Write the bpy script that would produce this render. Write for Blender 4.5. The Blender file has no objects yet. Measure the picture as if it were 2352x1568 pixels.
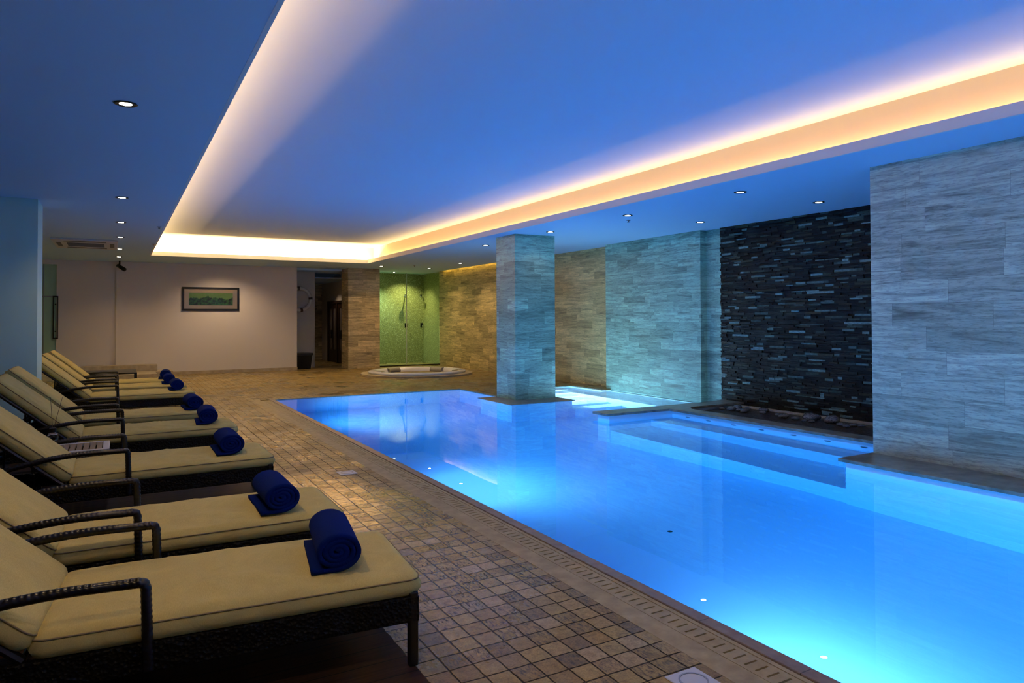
import bpy, bmesh, math, random
from mathutils import Vector, Matrix, noise as mnoise
random.seed(7)
R = math.radians
C = bpy.context.scene.collection
scene = bpy.context.scene

# ------------------------------------------------------------------ camera
cam_d = bpy.data.cameras.new('camera')
cam = bpy.data.objects.new('camera', cam_d); C.objects.link(cam)
right = Vector((0.8699652218, -0.4930953378, -0.0041833783))
down = Vector((0.0044568661, 0.0163459188, -0.9998564633))
fwd = Vector((0.4930929417, 0.8698217052, 0.0164180407))
m = Matrix.Identity(4)
for i in range(3):
    m[i][0] = right[i]; m[i][1] = -down[i]; m[i][2] = -fwd[i]
m[0][3], m[1][3], m[2][3] = 0, 0, 1.5
cam.matrix_world = m
cam_d.sensor_width = 36; cam_d.lens = 1601.4585 / 2352 * 36
cam_d.shift_y = -(784 - 706.43) / 2352
cam_d.clip_start = .05
scene.camera = cam

# ------------------------------------------------------------------ world, exposure
w = bpy.data.worlds.new('world'); scene.world = w; w.use_nodes = True
w.node_tree.nodes['Background'].inputs[0].default_value = (.3, .45, .7, 1)
w.node_tree.nodes['Background'].inputs[1].default_value = .01
scene.view_settings.view_transform = 'Standard'
scene.view_settings.look = 'None'
scene.view_settings.gamma = 1
scene.view_settings.use_curve_mapping = False
scene.view_settings.exposure = 0.0
scene.cycles.max_bounces = 12
scene.cycles.diffuse_bounces = 5
scene.cycles.glossy_bounces = 4
scene.cycles.transmission_bounces = 8
scene.cycles.sample_clamp_indirect = 6

# ------------------------------------------------------------------ lights
POOL_COL = (.5, .62, 1.0)
WARM = (1.0, .47, .16)
def spot(name, loc, direction, power, col, size, blend=.6, radius=.06):
    l = bpy.data.lights.new(name, 'SPOT'); l.energy = power; l.color = col
    l.spot_size = R(size); l.spot_blend = blend; l.shadow_soft_size = radius
    o = bpy.data.objects.new(name, l); C.objects.link(o); o.location = loc
    o.rotation_euler = Vector(direction).to_track_quat('-Z', 'Y').to_euler()
    return o
def area(name, loc, direction, sx, sy, power, col, spread=180, mis=True):
    l = bpy.data.lights.new(name, 'AREA'); l.shape = 'RECTANGLE'; l.size = sx; l.size_y = sy
    l.energy = power; l.color = col; l.spread = R(spread)
    l.cycles.use_multiple_importance_sampling = mis
    o = bpy.data.objects.new(name, l); C.objects.link(o); o.location = loc
    d = Vector(direction).normalized()
    o.rotation_euler = d.to_track_quat('-Z', 'Y').to_euler()
    return o
HC = 3.09          # soffit height
UC = 3.56          # raised ceiling height
CX0, CX1, CY0, CY1 = .72, 6.15, -2.6, 19.1     # recess opening
TR = .26           # trough width
POOL_POW = 640
# lamps in the submerged left wall of the pool, shining across the water
for yy, k in ((12.2, .9), (7.3, 1.0), (2.6, .95), (-1.2, .9)):
    spot('pool_lamp_light', (2.66, yy, -.75), (1, 0, -.06), POOL_POW * k, POOL_COL, 150, 1.0, .12)
# lamps in the end walls: under the far deck, by the entry steps and in the bench bay
spot('pool_lamp_light', (7.42, 11.25, -.32), (1, .1, -.02), 850, (.9, .85, 1.0), 165, .4, .08)
# warm strips lying in the ceiling cove
LZ = HC + .03
def strip(x0, y0, x1, y1, power, tilt):
    cx, cy = (x0 + x1) / 2, (y0 + y1) / 2
    L = math.hypot(x1 - x0, y1 - y0)
    o = area('cove_strip_light', (cx, cy, LZ), tilt, .03, L, power, WARM)
    if abs(x1 - x0) < .01:
        # long side along Y
        z = Vector(tilt).normalized() * -1; y = Vector((0, 1, 0)); x = y.cross(z)
    else:
        z = Vector(tilt).normalized() * -1; y = Vector((1, 0, 0)); x = y.cross(z)
    o.rotation_euler = Matrix((x, y, z)).transposed().to_euler()
strip(CX0 - .21, CY0, CX0 - .21, CY1, 230, (.0, 0, 1))
strip(CX1 + .22, CY0, CX1 + .22, CY1, 130, (.0, 0, 1))
strip(CX0, CY1 + .20, CX1, CY1 + .20, 600, (0, 0, 1))
strip(CX0, CY0 - .20, CX1, CY0 - .20, 40, (0, 0, 1))

# ------------------------------------------------------------------ material helpers
def mat(name, col=(.5, .5, .5), rough=.6, metal=0, **kw):
    mt = bpy.data.materials.new(name); mt.use_nodes = True
    b = mt.node_tree.nodes['Principled BSDF']
    b.inputs['Base Color'].default_value = (*col, 1); b.inputs['Roughness'].default_value = rough
    b.inputs['Metallic'].default_value = metal
    for k, v in kw.items(): b.inputs[k.replace('_', ' ')].default_value = v
    return mt
class G:
    """tiny node-graph builder"""
    def __init__(s, mt): s.t = mt.node_tree; s.b = s.t.nodes['Principled BSDF']
    def n(s, typ, ins=None, **props):
        nd = s.t.nodes.new(typ)
        for k, v in props.items(): setattr(nd, k, v)
        for k, v in (ins or {}).items(): s.put(nd.inputs[k], v)
        return nd
    def put(s, sock, v):
        if isinstance(v, bpy.types.NodeSocket): s.t.links.new(v, sock)
        elif isinstance(v, bpy.types.Node): s.t.links.new(v.outputs[0], sock)
        else: sock.default_value = v
    def math(s, op, a, b=0.0, c=0.0):
        return s.n('ShaderNodeMath', {0: a, 1: b, 2: c}, operation=op).outputs[0]
    def vmath(s, op, a, b=(0, 0, 0)):
        return s.n('ShaderNodeVectorMath', {0: a, 1: b}, operation=op).outputs[0]
    def pos(s): return s.n('ShaderNodeNewGeometry').outputs['Position']
    def obj(s): return s.n('ShaderNodeTexCoord').outputs['Object']
    def noise(s, vec, scale, detail=4, rough=.55, dist=0):
        return s.n('ShaderNodeTexNoise', {'Vector': vec, 'Scale': scale, 'Detail': detail, 'Roughness': rough, 'Distortion': dist})
    def ramp(s, f, stops):
        r = s.n('ShaderNodeValToRGB', {0: f}); e = r.color_ramp.elements
        while len(e) > 1: e.remove(e[-1])
        e[0].position = stops[0][0]; e[0].color = (*stops[0][1], 1)
        for p, c in stops[1:]:
            q = e.new(p); q.color = (*c, 1)
        return r.outputs[0]
    def mix(s, f, a, b, mode='MIX'):
        nd = s.n('ShaderNodeMix', data_type='RGBA', blend_type=mode)
        for i, v in ((0, f), (6, a), (7, b)):
            if isinstance(v, tuple) and len(v) == 3: v = (*v, 1)
            s.put(nd.inputs[i], v)
        return nd.outputs[2]
    def sep(s, v): return s.n('ShaderNodeSeparateXYZ', {0: v}).outputs
    def comb(s, x, y, z): return s.n('ShaderNodeCombineXYZ', {0: x, 1: y, 2: z}).outputs[0]
    def bump(s, h, strength=.3, dist=.01, normal=None):
        i = {'Strength': strength, 'Distance': dist, 'Height': h}
        if normal is not None: i['Normal'] = normal
        return s.n('ShaderNodeBump', i).outputs[0]
    def col(s, v): s.put(s.b.inputs['Base Color'], v)
    def rough(s, v): s.put(s.b.inputs['Roughness'], v)
    def nor(s, v): s.put(s.b.inputs['Normal'], v)

def grey(v): return (v, v, v)

def plaster(name, col, rough=.85):
    mt = mat(name, col, rough); g = G(mt)
    g.nor(g.bump(g.noise(g.pos(), 60, 3), .08, .004)); return mt

def travertine(name, axis, tint=(1, 1, 1), course=.17, length=.62):
    """long honed stone planks in running bond; axis = horizontal world axis of the face"""
    mt = mat(name, (.4, .38, .33), .55); g = G(mt)
    x, y, z = g.sep(g.pos())[:3]
    h = {'x': x, 'y': y, 'xy': g.math('ADD', x, y)}[axis]
    row = g.math('FLOOR', g.math('DIVIDE', z, course))
    rr = g.n('ShaderNodeTexWhiteNoise', {'W': row}, noise_dimensions='1D').outputs[0]
    u = g.math('ADD', g.math('DIVIDE', h, length), g.math('MULTIPLY', rr, 7.0))
    cell = g.math('FLOOR', u)
    rnd = g.n('ShaderNodeTexWhiteNoise', {'Vector': g.comb(cell, row, 0)}, noise_dimensions='3D')
    rv = rnd.outputs[0]
    # veins: strongly stretched, shifted from plank to plank
    vv = g.comb(g.math('MULTIPLY', h, 1.6), g.math('MULTIPLY', rv, 30.0), g.math('MULTIPLY', z, 17.0))
    n1 = g.noise(vv, 1.0, 7, .62, .9).outputs[0]
    n2 = g.noise(g.comb(g.math('MULTIPLY', h, 9), g.math('MULTIPLY', rv, 50), g.math('MULTIPLY', z, 60)), 1.4, 5, .7).outputs[0]
    base = g.ramp(n1, [(.25, tuple(.16 * t for t in tint)), (.40, tuple(.44 * t for t in tint)),
                       (.54, tuple(.70 * t for t in tint)), (.75, tuple(.92 * t for t in tint))])
    base = g.mix(g.math('MULTIPLY', g.ramp(n2, [(.36, (1, 1, 1)), (.5, (0, 0, 0))]), .5), base, tuple(.13 * t for t in tint))
    base = g.mix(1.0, base, g.ramp(rv, [(0, grey(.62)), (.5, grey(.9)), (1, grey(1.12))]), 'MULTIPLY')
    fz = g.math('ABSOLUTE', g.math('SUBTRACT', g.math('FRACT', g.math('DIVIDE', z, course)), .5))
    fu = g.math('ABSOLUTE', g.math('SUBTRACT', g.math('FRACT', u), .5))
    jz = g.math('GREATER_THAN', fz, .5 - .0015 / course); ju = g.math('GREATER_THAN', fu, .5 - .0017 / length)
    j = g.math('MAXIMUM', jz, ju)
    g.col(g.mix(g.math('MULTIPLY', j, .45), base, tuple(.10 * t for t in tint)))
    hgt = g.math('SUBTRACT', g.math('ADD', g.math('MULTIPLY', n1, .5), g.math('MULTIPLY', n2, .6)), j)
    g.nor(g.bump(hgt, .35, .006)); g.rough(.5)
    return mt

M = {}
M['white'] = plaster('ceiling paint with pool glow', (.46, .66, .84))  # the ceiling is white; blue light from the pool is mixed into this colour
M['cove'] = plaster('cove side paint with strip glow', (.84, .74, .58))  # warm glow of the cove strips is mixed into this colour
M['lip'] = plaster('cove lip paint', (.78, .76, .74))
M['wallpaint'] = plaster('warm wall paint', (.66, .60, .54))
M['greypaint'] = plaster('grey paint', (.46, .44, .40))
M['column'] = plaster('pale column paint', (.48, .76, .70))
M['trav_y'] = travertine('travertine right wall', 'y', (.86, .98, .74), .235, .95)
M['trav_brown'] = travertine('travertine far wall', 'y', (1.0, .82, .38), .16, .6)
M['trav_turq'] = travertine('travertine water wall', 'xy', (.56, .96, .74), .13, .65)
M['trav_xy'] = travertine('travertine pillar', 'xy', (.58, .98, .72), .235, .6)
M['trav_col'] = travertine('travertine far column', 'xy', (1.0, .80, .42), .17, .55)
M['coping'] = mat('dark wet coping stone', (.10, .095, .085), .32)
g = G(M['coping']); nn = g.noise(g.pos(), 9, 6).outputs[0]
g.col(g.ramp(nn, [(.3, (.12, .12, .09)), (.7, (.32, .32, .24))])); g.nor(g.bump(nn, .3, .004))
M['copingL'] = mat('left coping stone', (.2, .17, .15), .4)
g = G(M['copingL']); nn = g.noise(g.pos(), 14, 6).outputs[0]
yj = g.math('ABSOLUTE', g.math('SUBTRACT', g.math('FRACT', g.math('DIVIDE', g.math('SUBTRACT', g.sep(g.pos())[1], 1.984), .588)), .5))
jj = g.math('GREATER_THAN', yj, .496)
g.col(g.mix(jj, g.ramp(nn, [(.3, (.19, .13, .09)), (.7, (.31, .22, .15))]), (.04, .03, .025)))
g.nor(g.bump(g.math('SUBTRACT', g.math('MULTIPLY', nn, .3), jj), .4, .006))
# pool lining: pale mosaic
M['lining'] = mat('pale pool mosaic', (.78, .86, .90), .5)
# floor: tumbled stone setts
def setts(name, px=.1125, py=.1225, ox=1.58, oy=2.504, wet=.5):
    mt = mat(name, (.2, .15, .08), .45); g = G(mt)
    P = g.pos()
    wob = g.noise(P, 14, 2).outputs['Color']
    Pw = g.vmath('ADD', P, g.vmath('MULTIPLY', g.vmath('SUBTRACT', wob, (.5, .5, .5)), (.012, .012, 0)))
    x, y, z = g.sep(Pw)[:3]
    u = g.math('DIVIDE', g.math('SUBTRACT', x, ox), px); v = g.math('DIVIDE', g.math('SUBTRACT', y, oy), py)
    cu, cv = g.math('FLOOR', u), g.math('FLOOR', v)
    wn = g.n('ShaderNodeTexWhiteNoise', {'Vector': g.comb(cu, cv, 3.3)}, noise_dimensions='3D')
    rv, rc = wn.outputs[0], wn.outputs[1]
    du = g.math('SUBTRACT', g.math('FRACT', u), .5); dv = g.math('SUBTRACT', g.math('FRACT', v), .5)
    edge = g.math('MAXIMUM', g.math('ABSOLUTE', du), g.math('ABSOLUTE', dv))
    joint = g.n('ShaderNodeMapRange', {0: edge, 1: .455, 2: .485, 3: 0.0, 4: 1.0}, interpolation_type='SMOOTHSTEP').outputs[0]
    c = g.ramp(rv, [(0, (.34, .22, .075)), (.12, (.43, .28, .085)), (.3, (.47, .32, .095)), (.5, (.53, .37, .11)), (.65, (.57, .40, .15)), (.8, (.49, .31, .085)), (.95, (.60, .45, .22)), (1, (.38, .28, .12))])
    n1 = g.noise(g.vmath('ADD', P, g.vmath('MULTIPLY', rc, (9, 9, 9))), 26, 6, .65, .8).outputs[0]
    sr = g.vmath('MULTIPLY', g.vmath('ADD', P, g.vmath('MULTIPLY', rc, (5, 5, 5))), (70, 22, 1))
    n2 = g.noise(sr, 1, 5, .7).outputs[0]
    n3 = g.noise(P, 120, 3, .7).outputs[0]
    c = g.mix(1.0, c, g.ramp(n3, [(.35, grey(.72)), (.6, grey(1.08))]), 'MULTIPLY')
    c = g.mix(1.0, c, g.ramp(n1, [(.28, grey(.40)), (.55, grey(.76)), (.8, grey(1.0))]), 'MULTIPLY')
    rough_tile = g.math('GREATER_THAN', g.sep(rc)[1], .62)
    c = g.mix(g.math('MULTIPLY', rough_tile, g.ramp(n2, [(.36, (1, 1, 1)), (.52, (0, 0, 0))])), c, (.07, .055, .035))
    g.col(g.mix(joint, c, (.018, .014, .01)))
    # wet film comes and goes
    wetn = g.noise(P, 1.3, 3).outputs[0]
    fine = g.noise(P, 42, 4, .6).outputs[0]
    puddle = g.n('ShaderNodeVectorMath', {0: g.vmath('DIVIDE', g.vmath('SUBTRACT', P, (1.60, 4.8, 0)), (.62, 2.1, 1))}, operation='LENGTH').outputs[1]
    wetn = g.math('ADD', wetn, g.n('ShaderNodeMapRange', {0: puddle, 1: .5, 2: 1.1, 3: .40, 4: 0.0}).outputs[0])
    g.rough(g.math('ADD', g.math('ADD', g.ramp(wetn, [(.36, grey(.45)), (.58, grey(.20)), (.80, grey(.0))]), g.math('MULTIPLY', fine, .14)), g.math('MULTIPLY', joint, .35)))
    # pillowed stones, each laid at a slightly different tilt
    tx = g.math('MULTIPLY', g.math('SUBTRACT', g.sep(rc)[0], .5), du); ty = g.math('MULTIPLY', g.math('SUBTRACT', g.sep(rc)[2], .5), dv)
    h = g.math('ADD', g.math('MULTIPLY', g.math('ADD', tx, ty), 1.7),
               g.math('ADD', g.math('MULTIPLY', n1, .55), g.math('MULTIPLY', g.noise(P, 7, 2).outputs[0], 1.1)))
    h = g.math('ADD', h, g.math('MULTIPLY', g.math('MULTIPLY', rough_tile, n2), .4))
    h = g.math('SUBTRACT', h, g.math('MULTIPLY', joint, 1.2))
    flat = g.n('ShaderNodeMapRange', {0: puddle, 1: .5, 2: 1.1, 3: .38, 4: .65}).outputs[0]
    g.nor(g.bump(h, flat, .007))
    g.put(g.b.inputs['Specular IOR Level'], g.n('ShaderNodeMapRange', {0: puddle, 1: .5, 2: 1.2, 3: .75, 4: .28}).outputs[0])
    return mt
M['setts'] = setts('tumbled stone setts')
M['band'] = mat('smooth stone band', (.36, .29, .20), .5, Specular_IOR_Level=.25)
g = G(M['band']); nn = g.noise(g.pos(), 11, 7, .6).outputs[0]
g.col(g.ramp(nn, [(.3, (.32, .24, .11)), (.7, (.48, .37, .18))])); g.nor(g.bump(nn, .3, .004))
M['decking'] = mat('dark timber decking', (.04, .02, .012), .65, Specular_IOR_Level=.15)
g = G(M['decking']); y = g.sep(g.pos())[1]
f = g.math('ABSOLUTE', g.math('SUBTRACT', g.math('FRACT', g.math('DIVIDE', y, .14)), .5)); jt = g.math('GREATER_THAN', f, .475)
gr = g.noise(g.vmath('MULTIPLY', g.pos(), (3, 60, 1)), 1, 4).outputs[0]
g.col(g.mix(jt, g.ramp(gr, [(.3, (.022, .010, .005)), (.7, (.05, .022, .010))]), (.004, .003, .002)))
g.nor(g.bump(g.math('SUBTRACT', g.math('MULTIPLY', gr, .2), jt), .5, .006))
M['fabric'] = mat('khaki canvas', (.40, .32, .17), .9)
g = G(M['fabric']); P = g.obj()
wv = g.noise(g.vmath('MULTIPLY', P, (500, 60, 200)), 1, 2).outputs[0]
cr = g.noise(P, 5, 4, .5, 1.2).outputs[0]
g.col(g.mix(1.0, g.ramp(wv, [(.3, (.50, .40, .12)), (.7, (.60, .49, .16))]), g.ramp(cr, [(.3, grey(.9)), (.7, grey(1.06))]), 'MULTIPLY'))
g.nor(g.bump(g.math('ADD', g.math('MULTIPLY', cr, 1.0), g.math('MULTIPLY', wv, .05)), .5, .02))
M['piping'] = mat('khaki seam piping', (.22, .17, .085), .9)
M['rattan'] = mat('black woven rattan', (.006, .006, .007), .3)
M['weave'] = mat('black woven panel', (.003, .003, .003), .5, Specular_IOR_Level=.2)
g = G(M['weave']); P = g.vmath('MULTIPLY', g.obj(), (70, 70, 70))
ck = g.n('ShaderNodeTexVoronoi', {'Vector': P, 'Scale': 1.0}).outputs[0]; g.nor(g.bump(ck, .8, .01))
M['towel'] = mat('navy terry towel', (.002, .013, .12), 1.0, Specular_IOR_Level=.05, Sheen_Weight=.03, Sheen_Roughness=.5)
M['towel'].node_tree.nodes['Principled BSDF'].inputs['Sheen Tint'].default_value = (.05, .09, .5, 1)
g = G(M['towel']); g.nor(g.bump(g.noise(g.obj(), 260, 2).outputs[0], .7, .006))
M['black'] = mat('black metal', (.01, .01, .01), .35, .3)
M['darkwood'] = mat('dark stained wood', (.022, .010, .006), .35)
M['chrome'] = mat('chrome', (.7, .7, .7), .12, 1)
M['steelgrey'] = mat('grey metal', (.35, .35, .37), .3, .8)
M['plastic'] = mat('white plastic', (.55, .56, .58), .4)
M['headrest'] = mat('grey headrest', (.30, .29, .25), .6)
M['acrylic'] = mat('white acrylic', (.82, .80, .78), .15)
M['stonebeige'] = mat('beige stone', (.42, .34, .22), .5)
g = G(M['stonebeige']); nn = g.noise(g.pos(), 8, 6).outputs[0]; g.col(g.ramp(nn, [(.3, (.34, .27, .17)), (.7, (.48, .39, .26))]))
M['pebble'] = mat('wet river stone', (.06, .06, .065), .12)
g = G(M['pebble']); nn = g.noise(g.obj(), 7, 4).outputs[0]; g.col(g.ramp(nn, [(.35, (.05, .055, .06)), (.7, (.26, .28, .28))]))
M['gravel'] = mat('dark wet gravel', (.03, .027, .022), .3)
g = G(M['gravel']); vo = g.n('ShaderNodeTexVoronoi', {'Vector': g.pos(), 'Scale': 28.0})
g.col(g.mix(1.0, g.ramp(vo.outputs[1], [(0, (.018, .016, .013)), (1, (.085, .075, .06))]), grey(1), 'MULTIPLY')); g.nor(g.bump(vo.outputs[0], .9, -.02))
M['slate'] = mat('split slate', (.05, .05, .05), .5, Specular_IOR_Level=.22)
g = G(M['slate']); at = g.n('ShaderNodeAttribute', attribute_name='tone').outputs['Fac']
nn = g.noise(g.vmath('MULTIPLY', g.pos(), (1, 1, 3)), 22, 6, .65).outputs[0]
c = g.ramp(at, [(0, (.002, .003, .003)), (.45, (.006, .009, .008)), (.68, (.014, .022, .020)), (.80, (.035, .034, .018)), (.90, (.06, .11, .10)), (1, (.20, .34, .32))])
g.col(g.mix(1.0, c, g.ramp(nn, [(.3, grey(.5)), (.7, grey(1.4))]), 'MULTIPLY')); g.nor(g.bump(nn, .7, .012))
M['mosaic'] = mat('olive glass mosaic', (.25, .27, .10), .3)
g = G(M['mosaic']); P = g.pos()
q = g.vmath('FLOOR', g.vmath('MULTIPLY', P, (72, 72, 72)))
wn = g.n('ShaderNodeTexWhiteNoise', {'Vector': q}, noise_dimensions='3D').outputs[0]
g.col(g.ramp(wn, [(0, (.16, .17, .07)), (.3, (.25, .26, .10)), (.8, (.34, .35, .14)), (.95, (.46, .48, .24)), (1, (.7, .72, .5))])); g.rough(.3)
def emit(name, col, s):
    mt = mat(name, (0, 0, 0)); b = mt.node_tree.nodes['Principled BSDF']
    b.inputs['Emission Color'].default_value = (*col, 1); b.inputs['Emission Strength'].default_value = s; return mt
M['lamp'] = emit('lit lamp face', (1, .93, .82), 28)
M['glass'] = mat('green clear glass', (.80, .95, .84), .0, Transmission_Weight=1.0, IOR=1.05)
M['bottleglass'] = mat('clear bottle glass', (.9, .97, 1), .02, Transmission_Weight=1.0, IOR=1.45)
M['doorglass'] = mat('frosted door glass', (.42, .66, .48), .35, Transmission_Weight=.25)
M['pic'] = mat('green landscape picture', (.1, .25, .05), .5)
g = G(M['pic']); P = g.pos(); px_, py_, pz_ = g.sep(P)[:3]
hill = g.noise(g.comb(g.math('MULTIPLY', px_, 3.2), 0, 0), 1.2, 4, .6).outputs[0]
hz = g.math('SUBTRACT', g.math('DIVIDE', g.math('SUBTRACT', pz_, 1.92), .36), g.math('MULTIPLY', hill, 1.15))
blot = g.noise(P, 14, 4).outputs[0]
sky = g.mix(blot, (.16, .34, .05), (.28, .46, .10)); land = g.mix(g.ramp(blot, [(.4, grey(0)), (.6, grey(1))]), (.006, .02, .006), (.05, .20, .03))
g.col(g.mix(g.ramp(hz, [(.0, (1, 1, 1)), (.06, (0, 0, 0))]), sky, land))
M['mount'] = mat('cream picture mount', (.62, .52, .38), .7)
M['picglass'] = mat('picture glazing', (1, 1, 1), .0, Transmission_Weight=1.0, IOR=1.3)
# water: clear, absorbs red first
wm = bpy.data.materials.new('pool water'); wm.use_nodes = True; t = wm.node_tree; t.nodes.clear()
out = t.nodes.new('ShaderNodeOutputMaterial'); gl = t.nodes.new('ShaderNodeBsdfGlass'); gl.inputs['IOR'].default_value = 1.33
gl.inputs['Roughness'].default_value = 0.0; gl.inputs['Color'].default_value = (1, 1, 1, 1)
t.links.new(gl.outputs[0], out.inputs['Surface'])
va = t.nodes.new('ShaderNodeVolumeAbsorption'); va.inputs['Color'].default_value = (.28, .82, .99, 1); va.inputs['Density'].default_value = .72
t.links.new(va.outputs[0], out.inputs['Volume'])
tc = t.nodes.new('ShaderNodeNewGeometry'); nz = t.nodes.new('ShaderNodeTexNoise'); nz.inputs['Scale'].default_value = 1.1; nz.inputs['Detail'].default_value = 1
t.links.new(tc.outputs['Position'], nz.inputs['Vector'])
bp = t.nodes.new('ShaderNodeBump'); bp.inputs['Strength'].default_value = .12; bp.inputs['Distance'].default_value = .006
t.links.new(nz.outputs[0], bp.inputs['Height']); t.links.new(bp.outputs[0], gl.inputs['Normal'])
M['water'] = wm

# ------------------------------------------------------------------ mesh helpers
def obj(name, bm, material, parent=None, smooth=False, loc=None):
    me = bpy.data.meshes.new(name); bm.normal_update(); bm.to_mesh(me); bm.free()
    for mm in (material if isinstance(material, list) else [material]): me.materials.append(mm)
    o = bpy.data.objects.new(name, me); C.objects.link(o)
    if smooth:
        for p in me.polygons: p.use_smooth = True
    if parent: o.parent = parent
    if loc: o.location = loc
    return o
def box(bm, x0, x1, y0, y1, z0, z1, mi=0):
    v = [bm.verts.new((x, y, z)) for z in (z0, z1) for y in (y0, y1) for x in (x0, x1)]
    for f in ((0, 2, 3, 1), (4, 5, 7, 6), (0, 1, 5, 4), (2, 6, 7, 3), (0, 4, 6, 2), (1, 3, 7, 5)):
        fc = bm.faces.new([v[i] for i in f]); fc.material_index = mi
    return v
def bx(*a):
    bm = bmesh.new()
    if a and isinstance(a[0], (tuple, list)):
        for q in a: box(bm, *q)
    else: box(bm, *a)
    return bm
def bevel(bm, w=.01, seg=2, angle=30):
    bm.normal_update()
    es = [e for e in bm.edges if len(e.link_faces) == 2 and e.calc_face_angle(0) > R(angle)]
    bmesh.ops.bevel(bm, geom=es, offset=w, segments=seg, affect='EDGES', profile=.5)
    return bm
def prism(bm, pts, z0, z1):
    n = len(pts)
    lo = [bm.verts.new((x, y, z0)) for x, y in pts]; hi = [bm.verts.new((x, y, z1)) for x, y in pts]
    bm.faces.new(hi); bm.faces.new(lo[::-1])
    for i in range(n): bm.faces.new((lo[i], lo[(i + 1) % n], hi[(i + 1) % n], hi[i]))
    return bm
def lathe(bm, prof, seg=32, cx=0, cy=0, close=False):
    rings = []
    for r, z in prof:
        rings.append([bm.verts.new((cx + r * math.cos(2 * math.pi * k / seg), cy + r * math.sin(2 * math.pi * k / seg), z)) for k in range(seg)])
    for a, b in zip(rings, rings[1:]):
        for k in range(seg): bm.faces.new((a[k], a[(k + 1) % seg], b[(k + 1) % seg], b[k]))
    if close:
        bm.faces.new(rings[0][::-1]); bm.faces.new(rings[-1])
    return bm
def tube(bm, pts, rad, seg=12, closed=False, mod=None, caps=True):
    """swept tube; rad a number or function; mod(s, ang) scales radius"""
    pts = [Vector(p) for p in pts]; n = len(pts); rings = []; acc = 0; up = Vector((0, 1, 0.01)).normalized()
    for i, p in enumerate(pts):
        a = pts[i - 1] if (i > 0 or closed) else p; b = pts[(i + 1) % n] if (i < n - 1 or closed) else p
        tdir = (b - a).normalized()
        if i: acc += (p - pts[i - 1]).length
        sd = tdir.cross(up)
        if sd.length < .05: sd = tdir.cross(Vector((1, 0, 0)))
        sd.normalize(); u2 = sd.cross(tdir).normalized()
        ring = []
        for k in range(seg):
            an = 2 * math.pi * k / seg
            r = (rad(acc) if callable(rad) else rad) * (mod(acc, an) if mod else 1)
            ring.append(bm.verts.new(p + sd * (r * math.cos(an)) + u2 * (r * math.sin(an))))
        rings.append(ring)
    m_ = n if closed else n - 1
    for i in range(m_):
        a, b = rings[i], rings[(i + 1) % n]
        for k in range(seg): bm.faces.new((a[k], a[(k + 1) % seg], b[(k + 1) % seg], b[k]))
    if caps and not closed:
        bm.faces.new(rings[0][::-1]); bm.faces.new(rings[-1])
    return bm
def tag(o, label=None, cat=None, group=None, kind=None):
    if label: o['label'] = label
    if cat: o['category'] = cat
    if group: o['group'] = group
    if kind: o['kind'] = kind
    return o
def empty(name, loc=(0, 0, 0), rz=0):
    o = bpy.data.objects.new(name, None); C.objects.link(o); o.location = loc; o.rotation_euler = (0, 0, rz)
    o.empty_display_size = .1; return o
def struct(name, bm, m_, label=None, parent=None, smooth=False):
    o = obj(name, bm, m_, parent, smooth)
    if not parent: o['kind'] = 'structure'
    if label: o['label'] = label
    return o
def copy_tree(o, parent=None):
    c = o.copy(); C.objects.link(c)
    if parent: c.parent = parent
    for ch in list(o.children): copy_tree(ch, c)
    return c

# ================================================================== SETTING
WZ = -.012
PX0 = 2.60       # left pool edge
FY = 13.66       # far pool edge
# ---- deck floor (stone setts): everything outside the pool, as one slab with cut-outs
fl = bmesh.new()
for b in ((-4.2, 2.22, -3.2, 13.76, -.06, 0), (-4.2, 12.5, 13.76, 27.5, -.06, 0), (6.54, 7.3, 12.0, 13.76, -.06, 0), (7.3, 12.5, 13.10, 13.76, -.06, 0),
          (9.0, 12.5, 11.9, 13.10, -.06, 0)): box(fl, *b)
struct('floor', fl, M['setts'], 'deck of tumbled beige stone setts around the pool')
# timber decking under the loungers
struct('floor_timber', bevel(bx(-4.0, 1.125, -3.0, 10.6, -.002, .012), .003, 1), M['decking'], 'dark timber decking under the loungers')
# smooth stone band, coping
struct('trim_1', bx((2.22, 2.345, -3.2, FY + .1, -.06, .001)), M['band'], 'smooth stone band along the drain')
struct('trim_2', bevel(bx((PX0 - .085, PX0, -3.2, FY + .1, -.04, .002)), .006), M['copingL'], 'grey-brown coping stone along the left pool edge')
struct('trim_3', bevel(bx((PX0, 6.44, FY, FY + .10, -.04, .003), (6.44, 6.54, 12.0, FY + .10, -.04, .003)), .005), M['coping'], 'dark coping stone along the far pool edge')
struct('trim_4', bevel(bx((7.3, 8.9, 13.0, 13.10, -.04, .003), (8.9, 9.0, 11.9, 13.10, -.04, .003)), .005), M['coping'], 'dark coping stone around the pool entry steps')
# ---- pool shell
sh = bmesh.new()
for b in ((2.2, PX0, -3.2, FY + .3, -2.3, -.041), (PX0, 6.44, FY, FY + .3, -2.3, -.041),
          (6.44, 7.3, 11.9, 13.9, -2.3, -.061),
          (7.3, 9.6, 13.0, 13.4, -2.3, -.061), (8.9, 9.7, 11.9, 13.1, -2.3, -.061), (9.15, 9.6, 8.3, 11.9, -2.3, -.05),
          (6.43, 9.6, 8.40, 8.68, -2.3, .045), (6.43, 6.9, -3.2, 4.50, -2.3, .045), (6.9, 9.6, 4.3, 4.50, -2.3, .045),
          (7.68, 7.86, 4.5, 8.42, -2.3, .045),
          (2.4, 6.6, -3.2, -2.2, -2.3, -.05)): box(sh, *b)
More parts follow.
